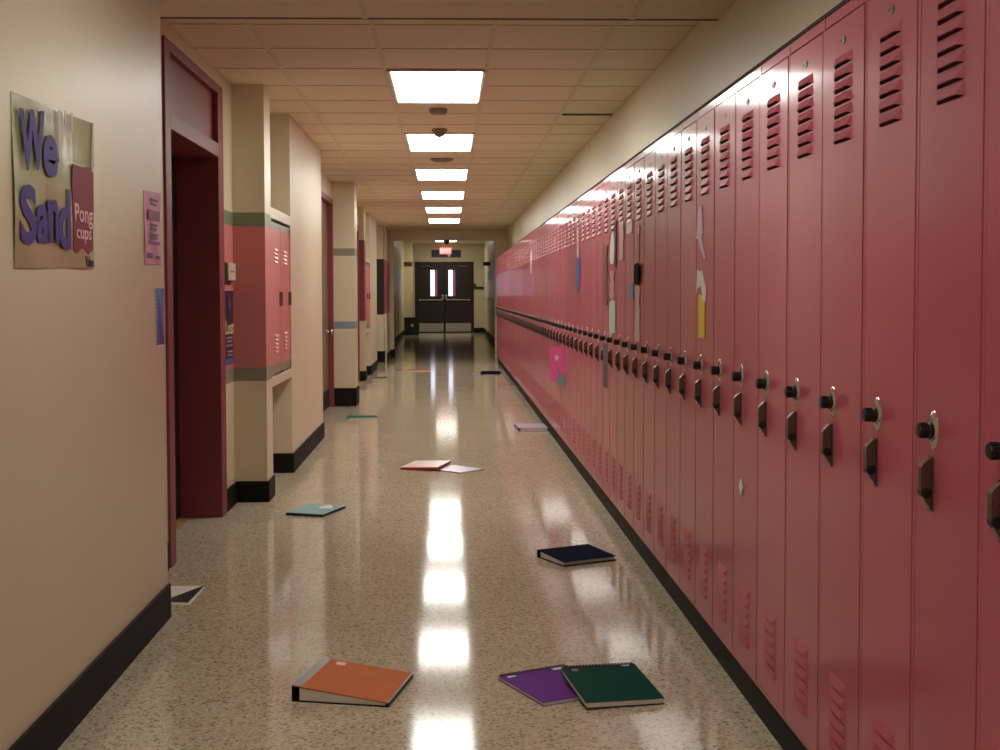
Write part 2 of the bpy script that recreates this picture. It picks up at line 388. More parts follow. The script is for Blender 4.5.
def locker_parts():
    """meshes in local space: x out of the wall (face at 0, +x into the wall), y from the near edge 0 to LW, z from 0"""
    H = ZT - ZB; D = XR - AX - 0.002
    b = MB()
    b.box(-0.002, D, 0, 0.0058, 0, H - 0.010).box(-0.002, D, LW - 0.0058, LW, 0, H - 0.010)           # sides with face stiles
    b.box(-0.001, D, 0.0062, LW - 0.0062, 0, 0.0115).box(-0.001, D, 0.0062, LW - 0.0062, H - 0.036, H - 0.010)
    b.box(D - 0.01, D, 0.012, LW - 0.012, 0.018, H - 0.036)
    b.box(0.03, D, 0.012, LW - 0.012, H - 0.040, H - 0.036)
    b.cur = 1; b.box(-0.003, D, 0, LW, H - 0.010, H)                                # dark top trim
    body = b
    d = MB()
    y0, y1, z0, z1 = 0.0098, LW - 0.0098, 0.0145, H - 0.041
    d.box(-0.003, 0.020, y0, y1, z0, z1)
    yc = LW / 2
    def hood(zb, hgt, slot):
        ya, yb = yc - 0.062, yc + 0.062
        zt = zb + hgt; o = -0.003 - 0.0085
        # pressed hood: top edge flush, lower lip stands out, ends taper
        vs = [(-0.003, ya, zt), (-0.003, yb, zt), (o, yb - 0.022, zb + 0.005), (o, ya + 0.022, zb + 0.005), (-0.003, ya, zb), (-0.003, yb, zb)]
        d.cur = 0
        d.add(vs, [(0, 1, 2, 3), (0, 3, 4), (1, 5, 2)])
        d.cur = 1
        d.add([(-0.0034, ya + 0.006, zb - 0.0005), (-0.0034, yb - 0.006, zb - 0.0005), (-0.0034, yb - 0.006, zb + 0.0055), (-0.0034, ya + 0.006, zb + 0.0055)], [(0, 1, 2, 3)])
        d.cur = 0
    for k in range(7): hood(1.571 - ZB + 0.0285 * k, 0.024, True)
    for k in range(6): hood(0.180 - ZB + 0.0300 * k, 0.025, True)
    plate = MB()
    prof = [(0.017 * math.cos(2 * math.pi * i / 16) + yc, 0.0095 * math.sin(2 * math.pi * i / 16) + 1.797 - ZB) for i in range(16)]
    plate.prism(prof, 'x', -0.0045, -0.003)
    for s in (-1, 1): plate.rev([(0.002, 0), (0.0015, -0.0015)], (-0.0045, yc + s * 0.0125, 1.797 - ZB), 'x', 8)
    yk = yc + 0.055
    # built-in combination lock: pointed oval plate with a dome, black dial
    lp = MB(); zc = 0.982 - ZB
    n = 20; rings = []
    for r, h in ((1.0, -0.003), (0.93, -0.006), (0.6, -0.0095), (0.4, -0.0105)):
        ring = []
        for i in range(n):
            a = 2 * math.pi * i / n; c, s_ = math.cos(a), math.sin(a)
            yy = 0.021 * c * (1 - 0.25 * s_ * s_) * r; zz = 0.037 * s_ * r
            ring.append((h, yk + yy, zc + zz))
        rings += ring
    fs = []
    for j in range(3):
        for i in range(n): fs.append((j * n + i, j * n + (i + 1) % n, (j + 1) * n + (i + 1) % n, (j + 1) * n + i))
    fs.append(tuple(3 * n + i for i in range(n)))
    lp.add(rings, fs)
    dial = MB()
    nn = 24; vs = []; prof = [(0.0165, -0.010), (0.0165, -0.013), (0.0135, -0.016), (0.0125, -0.031), (0.0115, -0.033), (0.0, -0.033)]
    prof = prof[:-1] + [(0.002, -0.0335)]
    dial.rev(prof, (0, yk, zc), 'x', nn)
    for i in range(12):                                                             # finger ribs
        a = 2 * math.pi * i / 12
        dial.box(-0.030, -0.016, yk + 0.0132 * math.cos(a) - 0.0012, yk + 0.0132 * math.cos(a) + 0.0012, zc + 0.0132 * math.sin(a) - 0.0012, zc + 0.0132 * math.sin(a) + 0.0012)
    # recess latch below: sloping wedge with a lift finger
    la = MB(); yl = yk + 0.010; zl = 0.883 - ZB
    pr = [(-0.003, zl + 0.047), (-0.010, zl + 0.047), (-0.022, zl + 0.036), (-0.025, zl + 0.030), (-0.025, zl - 0.012), (-0.018, zl - 0.030), (-0.008, zl - 0.046), (-0.003, zl - 0.052)]
    la.prism(pr, 'y', yl - 0.008, yl + 0.008)
    la.box(-0.006, -0.003, yl - 0.012, yl + 0.012, zl - 0.05, zl + 0.050)
    la.rev([(0.004, -0.011), (0.004, 0.011)], (-0.020, yl, zl + 0.012), 'y', 10)
    lift = MB().rev([(0.004, -0.0105), (0.0105, -0.0095), (0.0105, 0.0095), (0.004, 0.0105)], (-0.015, yl, zl - 0.016), 'y', 14)
    return body, d, plate, lp, dial, la, lift

def locker_label(i):
    A = {8: 'pink locker with the yellow paper strip on its door',
         6: 'pink locker with a tiny white diamond sticker below its latch',
         13: 'pink locker with the black card and long white strip on its door',
         14: 'pink locker with a small white square and a blue note',
         15: 'pink locker with a pale pink paper strip under its louvres',
         16: 'pink locker with the black-edged white label and pale green strip',
         17: 'pink locker with a grey strip hanging under its latch',
         22: 'pink locker with the blue pennant hanging on its door',
         25: 'pink locker with the magenta flyer peeling off its lower door',
         38: 'pink locker far along with a white sticker on its upper door'}
    if i in A: return A[i]
    if i < 0: return 'pink locker beside the viewer, before the one cut by the frame edge'
    o = ['', 'next locker', 'second locker', 'third locker', 'fourth locker', 'fifth locker', 'sixth locker', 'seventh locker', 'eighth locker', 'ninth locker', 'tenth locker', 'eleventh locker', 'twelfth locker']
    if i == 0: return 'pink locker cut off by the frame edge, only a sliver of door showing'
    if i < 6: return f'plain pink {o[6 - i]} towards the viewer from the white diamond sticker'
    if i == 7: return 'plain pink locker between the diamond sticker and the yellow strip'
    if i < 13: return f'plain pink {o[i - 8]} beyond the yellow strip'
    if i < 22: return f'plain pink {o[i - 17]} beyond the hanging grey strip'
    if i < 25: return f'plain pink {o[i - 22]} beyond the blue pennant'
    if i < 38: return f'plain narrow pink {o[i - 25]} beyond the magenta flyer'
    return 'narrow pink locker at the far end of the row, beyond the white sticker'

parts = locker_parts()
root0 = thing('locker', locker_label(0), 'locker', (AX, Y0, ZB), 0, 'pink lockers along the right wall')
trimdark = plain('dark locker trim', srgb(44, 22, 22), 0.7, spec=0.2)
body0 = parts[0].build('body', [M['locker'], trimdark], root0)
door0 = parts[1].build('door', [M['locker'], M['slot']], root0)
plate0 = parts[2].build('number_plate', M['plate'], door0)
lockp0 = parts[3].build('lock_plate', M['chrome'], door0, smooth=True)
dial0 = parts[4].build('lock_dial', M['black_plastic'], door0)
latch0 = parts[5].build('latch', M['nickel'], door0)
lift0 = parts[6].build('latch_finger', M['black_plastic'], door0)
for c, l in ((plate0, 'grey oval number plate'), (lockp0, 'chrome lock plate'), (dial0, 'black combination dial'), (latch0, 'tarnished metal latch')): c['label'] = l
for i in [-3, -2, -1] + list(range(1, NL)):
    r = root0.copy(); COL.objects.link(r); r.location = (AX, Y0 + LW * i, ZB); r['label'] = locker_label(i)
    for ch in (body0, door0):
        c = ch.copy(); COL.objects.link(c); c.parent = r
        if ch is door0:
            c.rotation_euler.z = random.uniform(-0.003, 0.003)
            c.rotation_euler.y = random.uniform(-0.0006, 0.0006)
            for gch in (plate0, lockp0, dial0, latch0, lift0):
                q = gch.copy(); COL.objects.link(q); q.parent = c
                if gch is dial0:
                    pass

# ------------------------------------------------------------------ ceiling lights
LX = -0.057
names = ['first', 'second', 'third', 'fourth', 'fifth', 'sixth']
def ceiling_light(x, y0, y1, hw, z, label, mat, group):
    t = thing('ceiling_light', label, 'ceiling light', (x, (y0 + y1) / 2, z), 0, group)
    f = MB(); w = 0.024; dz = 0.012
    f.box(x - hw - w, x - hw, y0 - w, y1 + w, z - dz, z).box(x + hw, x + hw + w, y0 - w, y1 + w, z - dz, z)
    f.box(x - hw, x + hw, y0 - w, y0, z - dz, z).box(x - hw, x + hw, y1, y1 + w, z - dz, z)
    f.build('frame', M['lamp_frame'], t, rel=t.location)
    MB().box(x - hw, x + hw, y0, y1, z - 0.016, z - 0.001).build('diffuser', mat, t, rel=t.location)
for i in range(6):
    y = 6.949 + 2.7017 * i
    ceiling_light(LX, y, y + 1.0744, 0.2508, HC, f'{names[i]} lit ceiling panel along the corridor from the near end', M['lamp'], 'lit ceiling panels over the corridor')
for y, wd in ((2.9, 'just in front of'), (0.2, 'over'), (-2.5, 'behind')):
    ceiling_light(LX, y, y + 1.0744, 0.2508, NC, f'lit ceiling panel {wd} the place the viewer stands', M['lamp_fill'], 'lit ceiling panels over the corridor')  # unseen fill panels, added to brighten the near walls
ceiling_light(-0.05, 37.2, 38.4, 0.31, 2.85, 'small lit ceiling panel in front of the far double doors, beyond the bulkhead', M['lamp_far'], None)

one('smoke_detector', MB().rev([(0.06, 0), (0.06, -0.018), (0.052, -0.034), (0.02, -0.036)], (-0.06, 8.4, HC), 'z', 28), M['grey_plastic'],
    'flat round detector on the ceiling just behind the first lit panel', 'smoke detector', 'ceiling detectors', (-0.06, 8.4, HC))
one('smoke_detector', MB().rev([(0.058, 0), (0.058, -0.018), (0.042, -0.030), (0.034, -0.052), (0.012, -0.062)], (-0.058, 9.42, HC), 'z', 28), M['grey_plastic'],
    'domed detector on the ceiling in front of the second lit panel', 'smoke detector', 'ceiling detectors', (-0.058, 9.42, HC))
one('air_vent', MB().rev([(0.105, 0), (0.105, -0.010), (0.08, -0.02), (0.075, -0.012), (0.05, -0.026), (0.01, -0.028)], (-0.05, 11.5, HC), 'z', 28), M['grey_plastic'],
    'flat round grey vent on the ceiling between the second and third lit panels', 'vent', None, (-0.05, 11.5, HC))
one('security_camera', MB().rev([(0.062, 0), (0.060, -0.02), (0.048, -0.035), (0.012, -0.085)], (-0.02, 24.42, 2.28), 'z', 20), M['black_plastic'],
    'small dark pointed dome hanging from the bulkhead before the exit sign', 'security camera', None, (-0.02, 24.42, 2.28))

# ------------------------------------------------------------------ vestibule and end doors
VY = 40.0
struct('wall_left', MB().box(OUT, -1.35, YE + 0.3, VY, 0, 2.9), M['cream'])
struct('pillar_left', MB().box(-1.36, -1.09, 38.5, VY, 0, 2.9), M['cream'])
struct('wall_right', MB().box(1.15, 1.35, YE + 0.3, VY, 0, 2.9), M['cream'])
struct('wall_end', MB().box(OUT, -1.05, VY, VY + 0.2, 0, 2.9).box(0.83, 1.35, VY, VY + 0.2, 0, 2.9).box(-1.05, 0.83, VY, VY + 0.2, 2.26, 2.9), M['cream'])
base([(-1.35, YE + 0.3, -1.35, 38.5), (-1.36, 38.5, -1.08, 38.5), (-1.09, 38.5, -1.09, VY)], 0.13)
b = MB().box(0.83, 1.15, VY - 0.012, VY, 0, 0.15).box(1.138, 1.15, YE + 0.3, VY, 0, 0.15)
struct('baseboard_right', b, M['base'])
d = MB().box(-1.05, -0.99, VY - 0.02, VY + 0.15, 0, 2.26).box(0.77, 0.83, VY - 0.02, VY + 0.15, 0, 2.26).box(-0.99, 0.77, VY - 0.02, VY + 0.15, 2.2, 2.26)
door4 = struct('door_4', d, M['far_door'], bevel=0.004)

def pane_mat():
    m, nt, b = new_mat('daylight behind vision glass')
    tc = N(nt, 'ShaderNodeTexCoord'); s = N(nt, 'ShaderNodeSeparateXYZ'); nt.links.new(tc.outputs['Object'], s.inputs[0])
    r = N(nt, 'ShaderNodeValToRGB'); r.color_ramp.interpolation = 'CONSTANT'
    e = r.color_ramp.elements; e[0].position = 0; e[0].color = (0.72, 0.80, 1.0, 1); e[1].position = 0.60; e[1].color = (0.085, 0.03, 0.06, 1)
    mr = N(nt, 'ShaderNodeMapRange'); mr.inputs[1].default_value = 0; mr.inputs[2].default_value = 0.22
    nt.links.new(s.outputs['X'], mr.inputs[0]); nt.links.new(mr.outputs[0], r.inputs[0])
    nt.links.new(r.outputs[0], b.inputs['Emission Color']); b.inputs['Emission Strength'].default_value = 1.6
    b.inputs['Base Color'].default_value = (0.02, 0.02, 0.03, 1); b.inputs['Roughness'].default_value = 0.08
    return m
PANE = pane_mat()
for x0, x1, wx, sgn in ((-0.985, -0.115, -0.555, 1), (-0.105, 0.765, 0.02, -1)):
    lf = MB(); W = 0.22; y = VY + 0.01
    lf.box(x0, wx, y, y + 0.045, 0.01, 2.195).box(wx + W, x1, y, y + 0.045, 0.01, 2.195)
    lf.box(wx, wx + W, y, y + 0.045, 0.01, 1.17).box(wx, wx + W, y, y + 0.045, 2.0, 2.195)
    leaf = lf.build('door_leaf', M['far_door'], door4)
    p = MB().box(wx, wx + W, y + 0.015, y + 0.025, 1.17, 2.0).build('window_pane', PANE, leaf, rel=(wx, 0, 0)); p.location = (wx, 0, 0)
    MB().box(x0 + 0.06, x1 - 0.06, y - 0.06, y - 0.035, 1.03, 1.065).box(x0 + 0.06, x0 + 0.12, y - 0.065, y, 1.015, 1.08).box(x1 - 0.12, x1 - 0.06, y - 0.065, y, 1.015, 1.08).build('push_bar', M['steel'], leaf, bevel=0.004)
    MB().box(x0 + 0.03, x1 - 0.03, y - 0.003, y, 0.03, 0.30).build('kick_plate', M['steel'], leaf)
    hx = x1 - 0.05 if sgn > 0 else x0 + 0.05
    MB().box(hx - 0.03, hx + 0.03, y - 0.07, y, 1.06, 1.2).build('lock_case', M['steel'], leaf, bevel=0.006)
    cx_ = (x0 + x1) / 2 - sgn * 0.15
    MB().box(cx_ - 0.16, cx_ + 0.16, y - 0.06, y, 2.08, 2.14).build('door_closer', M['nickel'], leaf, bevel=0.006)

# lettering helper: text in the built-in font, turned into a thin mesh on a surface
def lettering(body, size, mat, parent, origin, xdir, up, bold=0.0, align='CENTER', sx=1.0, depth=0.0006, name='lettering'):
    cu = bpy.data.curves.new('t', 'FONT'); cu.body = body; cu.size = size; cu.align_x = align; cu.align_y = 'CENTER'
    cu.offset = bold; cu.extrude = depth; cu.resolution_u = 3
    tmp = bpy.data.objects.new('t', cu); COL.objects.link(tmp)
    bpy.context.view_layer.update()
    me = bpy.data.meshes.new_from_object(tmp.evaluated_get(bpy.context.evaluated_depsgraph_get()))
    bpy.data.objects.remove(tmp)
    X = Vector(xdir).normalized(); U = Vector(up).normalized(); Z = X.cross(U)
    O = Vector(origin) - (parent.matrix_basis.translation if parent else Vector())
    for v in me.vertices: v.co = O + X * v.co.x * sx + U * v.co.y + Z * v.co.z
    me.materials.clear(); me.materials.append(mat)
    o = bpy.data.objects.new(name, me); COL.objects.link(o); o.parent = parent
    return o

def glyphs(body, parent, x, y0, y1, z0, z1, mat, bold=0.0, tilt=0.0, name='lettering'):
    """text on a wall facing +x, fitted exactly into the box y0..y1, z0..z1"""
    o = lettering(body, 1.0, mat, parent, (x, 0, 0), (0, 1, 0), (0, 0, 1), bold=bold, name=name)
    P = parent.location; vs = [v.co + P for v in o.data.vertices]
    a0, a1 = min(v.y for v in vs), max(v.y for v in vs); b0, b1 = min(v.z for v in vs), max(v.z for v in vs)
    for v, c in zip(o.data.vertices, vs):
        u = (c.y - a0) / (a1 - a0)
        v.co = Vector((x + (0.0005 if c.x > x else -0.0005), y0 + (y1 - y0) * u, z0 + (z1 - z0) * (c.z - b0) / (b1 - b0) + tilt * u)) - P
    return o
t = thing('exit_sign', 'red lit exit sign above the far double doors', 'exit sign', (-0.07, VY - 0.05, 2.50))
MB().box(-0.26, 0.12, VY - 0.09, VY - 0.008, 2.50, 2.72).build('housing', emit('red lit sign face', (0.95, 0.18, 0.20, 1), 0.55), t, rel=t.location, bevel=0.006)
lettering('EXIT', 0.17, emit('pale lit letters', (1.0, 0.62, 0.62, 1), 1.0), t, (-0.07, VY - 0.092, 2.61), (1, 0, 0), (0, 0, 1), bold=0.006)
t = thing('banner', 'blue banner on the wall over the far double doors, behind the exit sign', 'banner', (-0.06, VY - 0.01, 2.40))
MB().box(-0.52, 0.42, VY - 0.006, VY - 0.001, 2.40, 2.64).build('sheet', plain('blue banner cloth', srgb(66, 74, 112), 0.6, var=0.4, scale=9), t, rel=t.location)
MB().rev([(0.045, 0), (0.04, -0.004)], (0.04, VY - 0.006, 2.46), 'y', 16).build('badge', M['paper_white'], t, rel=t.location)

redsign = plain('dark red sign', srgb(98, 38, 28), 0.5)
one('wall_sign', MB().box(-1.35, -1.10, 38.475, 38.5, 2.10, 2.22), redsign, 'dark red plaque on the pillar left of the far double doors', 'sign', 'dark red plaques by the far doors', (-1.22, 38.49, 2.1), bevel=0.004)
one('wall_sign', MB().box(0.96, 1.15, 34.0, 34.03, 2.0, 2.10), redsign, 'dark red plaque sticking out of the wall right of the far double doors', 'sign', 'dark red plaques by the far doors', (1.14, 34.0, 2.0), bevel=0.004)
one('wall_bracket', MB().box(0.84, 1.14, VY - 0.05, VY, 1.40, 1.46).box(0.84, 0.90, VY - 0.05, VY, 1.46, 1.56), M['dark_door'], 'dark bracket on the wall just right of the far double doors', 'bracket', None, (1.0, VY, 1.4), bevel=0.004)
one('paper_notice', MB().box(1.146, 1.1497, 33.0, 36.0, 1.62, 1.86), plain('pale blue paper', srgb(150, 178, 196), 0.6), 'pale blue notice on the right wall near the far doors', 'notice', None, (1.148, 34.5, 1.62))
one('handrail', MB().tube([(1.10, 30.5, 1.10), (1.10, 39.2, 1.10)], 0.018, 8).box(1.10, 1.15, 31, 31.03, 1.09, 1.11).box(1.10, 1.15, 38.5, 38.53, 1.09, 1.11), M['white_plastic'], 'pale rail along the right wall before the far doors', 'handrail', None, (1.12, 35, 1.1))

# bin by the far doors
t = thing('trash_can', 'dark green bin on the floor left of the far double doors', 'trash can', (-1.09, 37.7, 0))
bm_ = MB()
def ring(w, dd, z): return [(-w, -dd, z), (w, -dd, z), (w, dd, z), (-w, dd, z)]
bm_.hexa(ring(0.212, 0.20, 0.0), ring(0.228, 0.21, 0.50))
bm_.build('bin_body', plain('dark green bin plastic', srgb(22, 40, 38), 0.4), t, bevel=0.012)
MB().box(-0.235, 0.235, -0.22, 0.22, 0.50, 0.535).build('rim', M['black_plastic'], t, bevel=0.008)
MB().rev([(0.045, 0), (0.045, -0.004)], (0.02, -0.207, 0.30), 'y', 20).build('round_sticker', M['paper_white'], t)

# ------------------------------------------------------------------ papers and fittings on the left wall
def sheet_on_left(x, y0, y1, z0, z1, mat, parent, name='sheet', thick=0.002, skew=0.0, wav=0.003, rel=True):
    """a sheet on a wall facing +x, slightly wavy"""
    m = MB(); nx, nz = 14, 10; vs = []
    for j in range(nz + 1):
        for i in range(nx + 1):
            u, v = i / nx, j / nz
            yy = y0 + (y1 - y0) * u; zz = z0 + (z1 - z0) * v + skew * u
            vs.append((x + 0.0015 + wav * (0.5 + 0.5 * math.sin(9 * u + 5 * v)) * (0.4 + 0.6 * abs(math.sin(3 * v + u))), yy, zz))
    o2 = len(vs); vs += [(p[0] - thick * 0 - 0.0012, p[1], p[2]) for p in vs[:o2]]
    fs = []
    W = nx + 1
    for j in range(nz):
        for i in range(nx):
            a = j * W + i; fs.append((a, a + 1, a + W + 1, a + W)); fs.append((o2 + a, o2 + a + W, o2 + a + W + 1, o2 + a + 1))
    rim = [i for i in range(W)] + [j * W + nx for j in range(1, nz + 1)] + [nz * W + i for i in range(nx - 1, -1, -1)] + [j * W for j in range(nz - 1, 0, -1)]
    for a, b in zip(rim, rim[1:] + rim[:1]): fs.append((a, o2 + a, o2 + b, b))
    m.add(vs, fs)
    return m.build(name, mat, parent, smooth=False, rel=parent.location if parent is not None else None)

def shiny(name, col, rough=0.18, bump=0.5, sc=9):
    m = plain(name, col, rough, var=0.08, scale=5, bump=bump, bscale=sc, coat=0.35)
    return m
t = thing('poster', 'large crinkled green poster with purple hand lettering on the near left wall', 'poster', (XL, 3.48, 1.30))
sheet_on_left(XL, 3.135, 3.828, 1.300, 1.735, shiny('crinkled green poster plastic', srgb(150, 150, 106)), t, skew=0.015, wav=0.006)
PUR = plain('purple marker', srgb(66, 46, 124), 0.5, spec=0.2)
px = XL + 0.0086
for ch, y0, y1, z0, z1, tl in (('W', 3.172, 3.368, 1.545, 1.70, 0.02), ('e', 3.352, 3.474, 1.545, 1.66, 0.008), ('S', 3.165, 3.292, 1.358, 1.512, 0.006),
                              ('a', 3.290, 3.390, 1.368, 1.470, 0.004), ('n', 3.382, 3.480, 1.372, 1.490, 0.004), ('d', 3.474, 3.584, 1.359, 1.527, 0.004)):
    glyphs(ch, t, px, y0, y1, z0, z1, PUR, bold=0.035, tilt=tl)
CUP = plain('crimson cup paint', srgb(128, 42, 62), 0.5, spec=0.15, var=0.15)
cup = MB()
cup.prism([(3.612, 1.361), (3.64, 1.353), (3.70, 1.372), (3.76, 1.355), (3.80, 1.366), (3.818, 1.50), (3.82, 1.60), (3.79, 1.615), (3.70, 1.605), (3.615, 1.607), (3.603, 1.55)], 'x', px - 0.002, px)
cup.build('painted_cup', CUP, t, rel=t.location, bevel=0.0)
PL = plain('pale pink lettering', srgb(222, 180, 176), 0.5)
glyphs('Pong', t, px + 0.001, 3.622, 3.80, 1.428, 1.497, PL, bold=0.012)
glyphs('cups', t, px + 0.001, 3.635, 3.785, 1.384, 1.424, PL, bold=0.01)
INK = plain('dark ink', srgb(44, 40, 38), 0.6)
glyphs('Value', t, px - 0.001, 3.725, 3.812, 1.317, 1.347, INK, bold=0.01)
GL = plain('clear tape', srgb(226, 220, 204), 0.08, var=0.05, coat=1.0)
tp = MB().box(px - 0.001, px + 0.0005, 3.486, 3.508, 1.60, 1.742).box(px - 0.001, px + 0.0005, 3.545, 3.562, 1.705, 1.748).box(px - 0.001, px + 0.0005, 3.60, 3.62, 1.70, 1.75)
tp.prism([(3.80, 1.60), (3.829, 1.62), (3.829, 1.75), (3.818, 1.75)], 'x', px - 0.001, px + 0.0005)
tp.build('tape', GL, t, rel=t.location)

t = thing('flyer', 'tall pink flyer taped on the left wall beside the maroon door frame', 'flyer', (XL, 4.6, 1.34))
sheet_on_left(XL, 4.471, 4.722, 1.340, 1.603, plain('pink flyer paper', srgb(214, 146, 176), 0.45), t, wav=0.004, skew=0.008)
fx = XL + 0.0075
MB().box(fx - 0.001, fx, 4.515, 4.69, 1.505, 1.540).build('heading_block', plain('crimson print', srgb(132, 40, 76), 0.5), t, rel=t.location)
GI = plain('grey print', srgb(112, 100, 110), 0.6)
pr = MB()
for z, a, b in ((1.577, 4.55, 4.66), (1.562, 4.56, 4.64), (1.487, 4.56, 4.65), (1.472, 4.55, 4.64), (1.452, 4.54, 4.66), (1.440, 4.56, 4.65)):
    pr.box(fx - 0.001, fx, a, b, z - 0.004, z + 0.004)
pr.build('printed_lines', GI, t, rel=t.location)
pr = MB().box(fx - 0.001, fx, 4.52, 4.69, 1.418, 1.428).box(fx - 0.001, fx, 4.50, 4.57, 1.366, 1.384).box(fx - 0.001, fx, 4.63, 4.68, 1.366, 1.376)
pr.build('purple_print', plain('purple print', srgb(112, 74, 150), 0.5), t, rel=t.location)
GLW = M['paper_white']

def grad_mat():
    m, nt, b = new_mat('blue to violet printed ribbon')
    g = N(nt, 'ShaderNodeNewGeometry'); s = N(nt, 'ShaderNodeSeparateXYZ'); nt.links.new(g.outputs['Position'], s.inputs[0])
    mr = N(nt, 'ShaderNodeMapRange'); mr.inputs[1].default_value = 1.04; mr.inputs[2].default_value = 1.257
    nz = N(nt, 'ShaderNodeTexNoise'); nz.inputs['Scale'].default_value = 30; nt.links.new(g.outputs['Position'], nz.inputs['Vector'])
    ad = N(nt, 'ShaderNodeMath', operation='MULTIPLY_ADD'); ad.inputs[1].default_value = 0.12; nt.links.new(nz.outputs['Fac'], ad.inputs[0]); nt.links.new(s.outputs['Z'], ad.inputs[2])
    sb = N(nt, 'ShaderNodeMath', operation='SUBTRACT'); sb.inputs[1].default_value = 0.06; nt.links.new(ad.outputs[0], sb.inputs[0])
    nt.links.new(sb.outputs[0], mr.inputs[0])
    r = N(nt, 'ShaderNodeValToRGB'); e = r.color_ramp.elements
    e[0].color = srgb(58, 36, 124); e[1].color = srgb(52, 138, 204); k = e.new(0.4); k.color = srgb(48, 74, 176)
    nt.links.new(mr.outputs[0], r.inputs[0]); nt.links.new(r.outputs[0], b.inputs['Base Color'])
    b.inputs['Roughness'].default_value = 0.35
    return m
t = thing('card', 'blue and violet ragged-edged card on the left wall edge, below the pink flyer', 'card', (XL, 4.69, 1.04))
sheet_on_left(XL, 4.634, 4.755, 1.047, 1.257, grad_mat(), t, wav=0.003)
fr = MB()
for k in range(14):
    z = 1.05 + 0.0148 * k
    fr.prism([(4.634, z), (4.634, z + 0.011), (4.622, z + 0.006)], 'x', XL + 0.001, XL + 0.004)
fr.build('torn_edge', M['paper_white'], t, rel=t.location)
MB().box(XL + 0.001, XL + 0.003, 4.634, 4.755, 1.040, 1.047).build('white_border', M['paper_white'], t, rel=t.location)

t = thing('thermostat', 'cream wall box on a black plate beside the maroon door', 'thermostat', (XD, 7.25, 1.30))
MB().box(XD, XD + 0.006, 7.06, 7.30, 1.29, 1.415).build('back_plate', M['black_plastic'], t, rel=t.location)
MB().box(XD + 0.006, XD + 0.020, 7.165, 7.40, 1.315, 1.415).build('cover', M['white_plastic'], t, rel=t.location, bevel=0.004)
MB().box(XD + 0.0195, XD + 0.021, 7.20, 7.36, 1.362, 1.370).build('vent', M['grey_plastic'], t, rel=t.location)

t = thing('flyer', 'dark navy flyer on the pink band under the cream wall box', 'flyer', (XD, 7.25, 0.82))
sheet_on_left(XD, 7.10, 7.40, 0.83, 1.255, plain('navy flyer print', srgb(40, 30, 62), 0.3, var=0.4, scale=14), t, wav=0.002)
fx = XD + 0.0055
glyphs('Lost', t, fx, 7.125, 7.385, 1.005, 1.085, plain('pale yellow print', srgb(226, 210, 150), 0.5), bold=0.01)
pr = MB()
for z, a, b in ((0.985, 7.14, 7.36), (0.965, 7.16, 7.34), (0.94, 7.14, 7.36), (0.905, 7.16, 7.36), (0.885, 7.18, 7.34)): pr.box(fx - 0.001, fx, a, b, z - 0.005, z + 0.005)
pr.build('printed_lines', plain('grey blue print', srgb(150, 140, 150), 0.5), t, rel=t.location)
MB().box(fx - 0.001, fx, 7.11, 7.39, 0.834, 0.865).build('blue_footer', plain('blue print', srgb(74, 96, 160), 0.5), t, rel=t.location)
MB().rev([(0.035, 0), (0.03, 0.001)], (fx, 7.25, 1.18), 'x', 16).box(fx - 0.001, fx + 0.001, 7.243, 7.257, 1.10, 1.15).build('emblem', plain('blue grey print', srgb(70, 78, 110), 0.5), t, rel=t.location)

# ------------------------------------------------------------------ papers on the lockers (doors face -x)
FX = AX - 0.0052
def on_locker(name, y0, y1, z0, z1, mat, label, cat, outline=None, wav=0.002, lift=0.0):
    """paper on a locker door: outline in (u along +y, v up) 0..1, thin solid"""
    pts = outline or [(0, 0), (1, 0), (1, 1), (0, 1)]
    m = MB()
    n = len(pts)
    front = [(FX - 0.0012 - wav * (0.5 + 0.5 * math.sin(7 * v + 3 * u)) - lift * u, y1 - (y1 - y0) * u, z0 + (z1 - z0) * v) for u, v in pts]
    back = [(FX - 0.0003 - lift * u * 0.98, p[1], p[2]) for p, (u, v) in zip(front, pts)]
    m.add(front + back, [tuple(range(n)), tuple(range(2 * n - 1, n - 1, -1))] + [(i, n + i, n + (i + 1) % n, (i + 1) % n) for i in range(n)])
    c = (FX - 0.001, (y0 + y1) / 2, z0)
    return one(name, m, mat, label, cat, None, c)
def jag(nv=7, amp=0.22, seed=1):
    rnd = random.Random(seed)
    L = [(rnd.uniform(0, amp), 1 - i / nv) for i in range(1, nv)]
    R_ = [(1 - rnd.uniform(0, amp), i / nv) for i in range(1, nv)]
    return [(0.15, 0), (0.85, 0)] + R_ + [(0.9, 1), (0.1, 1)] + L
YEL = plain('yellow paper', srgb(226, 200, 40), 0.5)
o = on_locker('paper_strip', 4.275, 4.375, 1.078, 1.228, YEL, 'yellow paper strip hanging on the locker door', 'paper strip')
on_locker('torn_paper', 4.25, 4.415, 1.205, 1.316, M['paper_white'], 'torn white paper stuck just above the yellow strip', 'torn paper', [(0.0, 0.25), (0.1, 1), (0.4, 0.92), (0.55, 0.98), (1, 0.35), (0.95, 0), (0.75, 0.0), (0.45, 0.5), (0.3, 0.45), (0.1, 0.4)])
LIL = plain('lilac torn sticker', srgb(206, 170, 190), 0.3, var=0.25, scale=40)
on_locker('torn_sticker', 4.25, 4.425, 1.345, 1.54, LIL, 'torn lilac sticker high on the locker above the yellow strip', 'sticker', [(0.02, 0.42), (0.2, 0.40), (0.45, 0.22), (0.88, 0), (0.98, 0.04), (0.72, 0.22), (0.5, 0.42), (0.66, 0.5), (0.6, 0.75), (0.5, 1), (0.36, 0.96), (0.22, 0.9), (0.1, 0.7)])
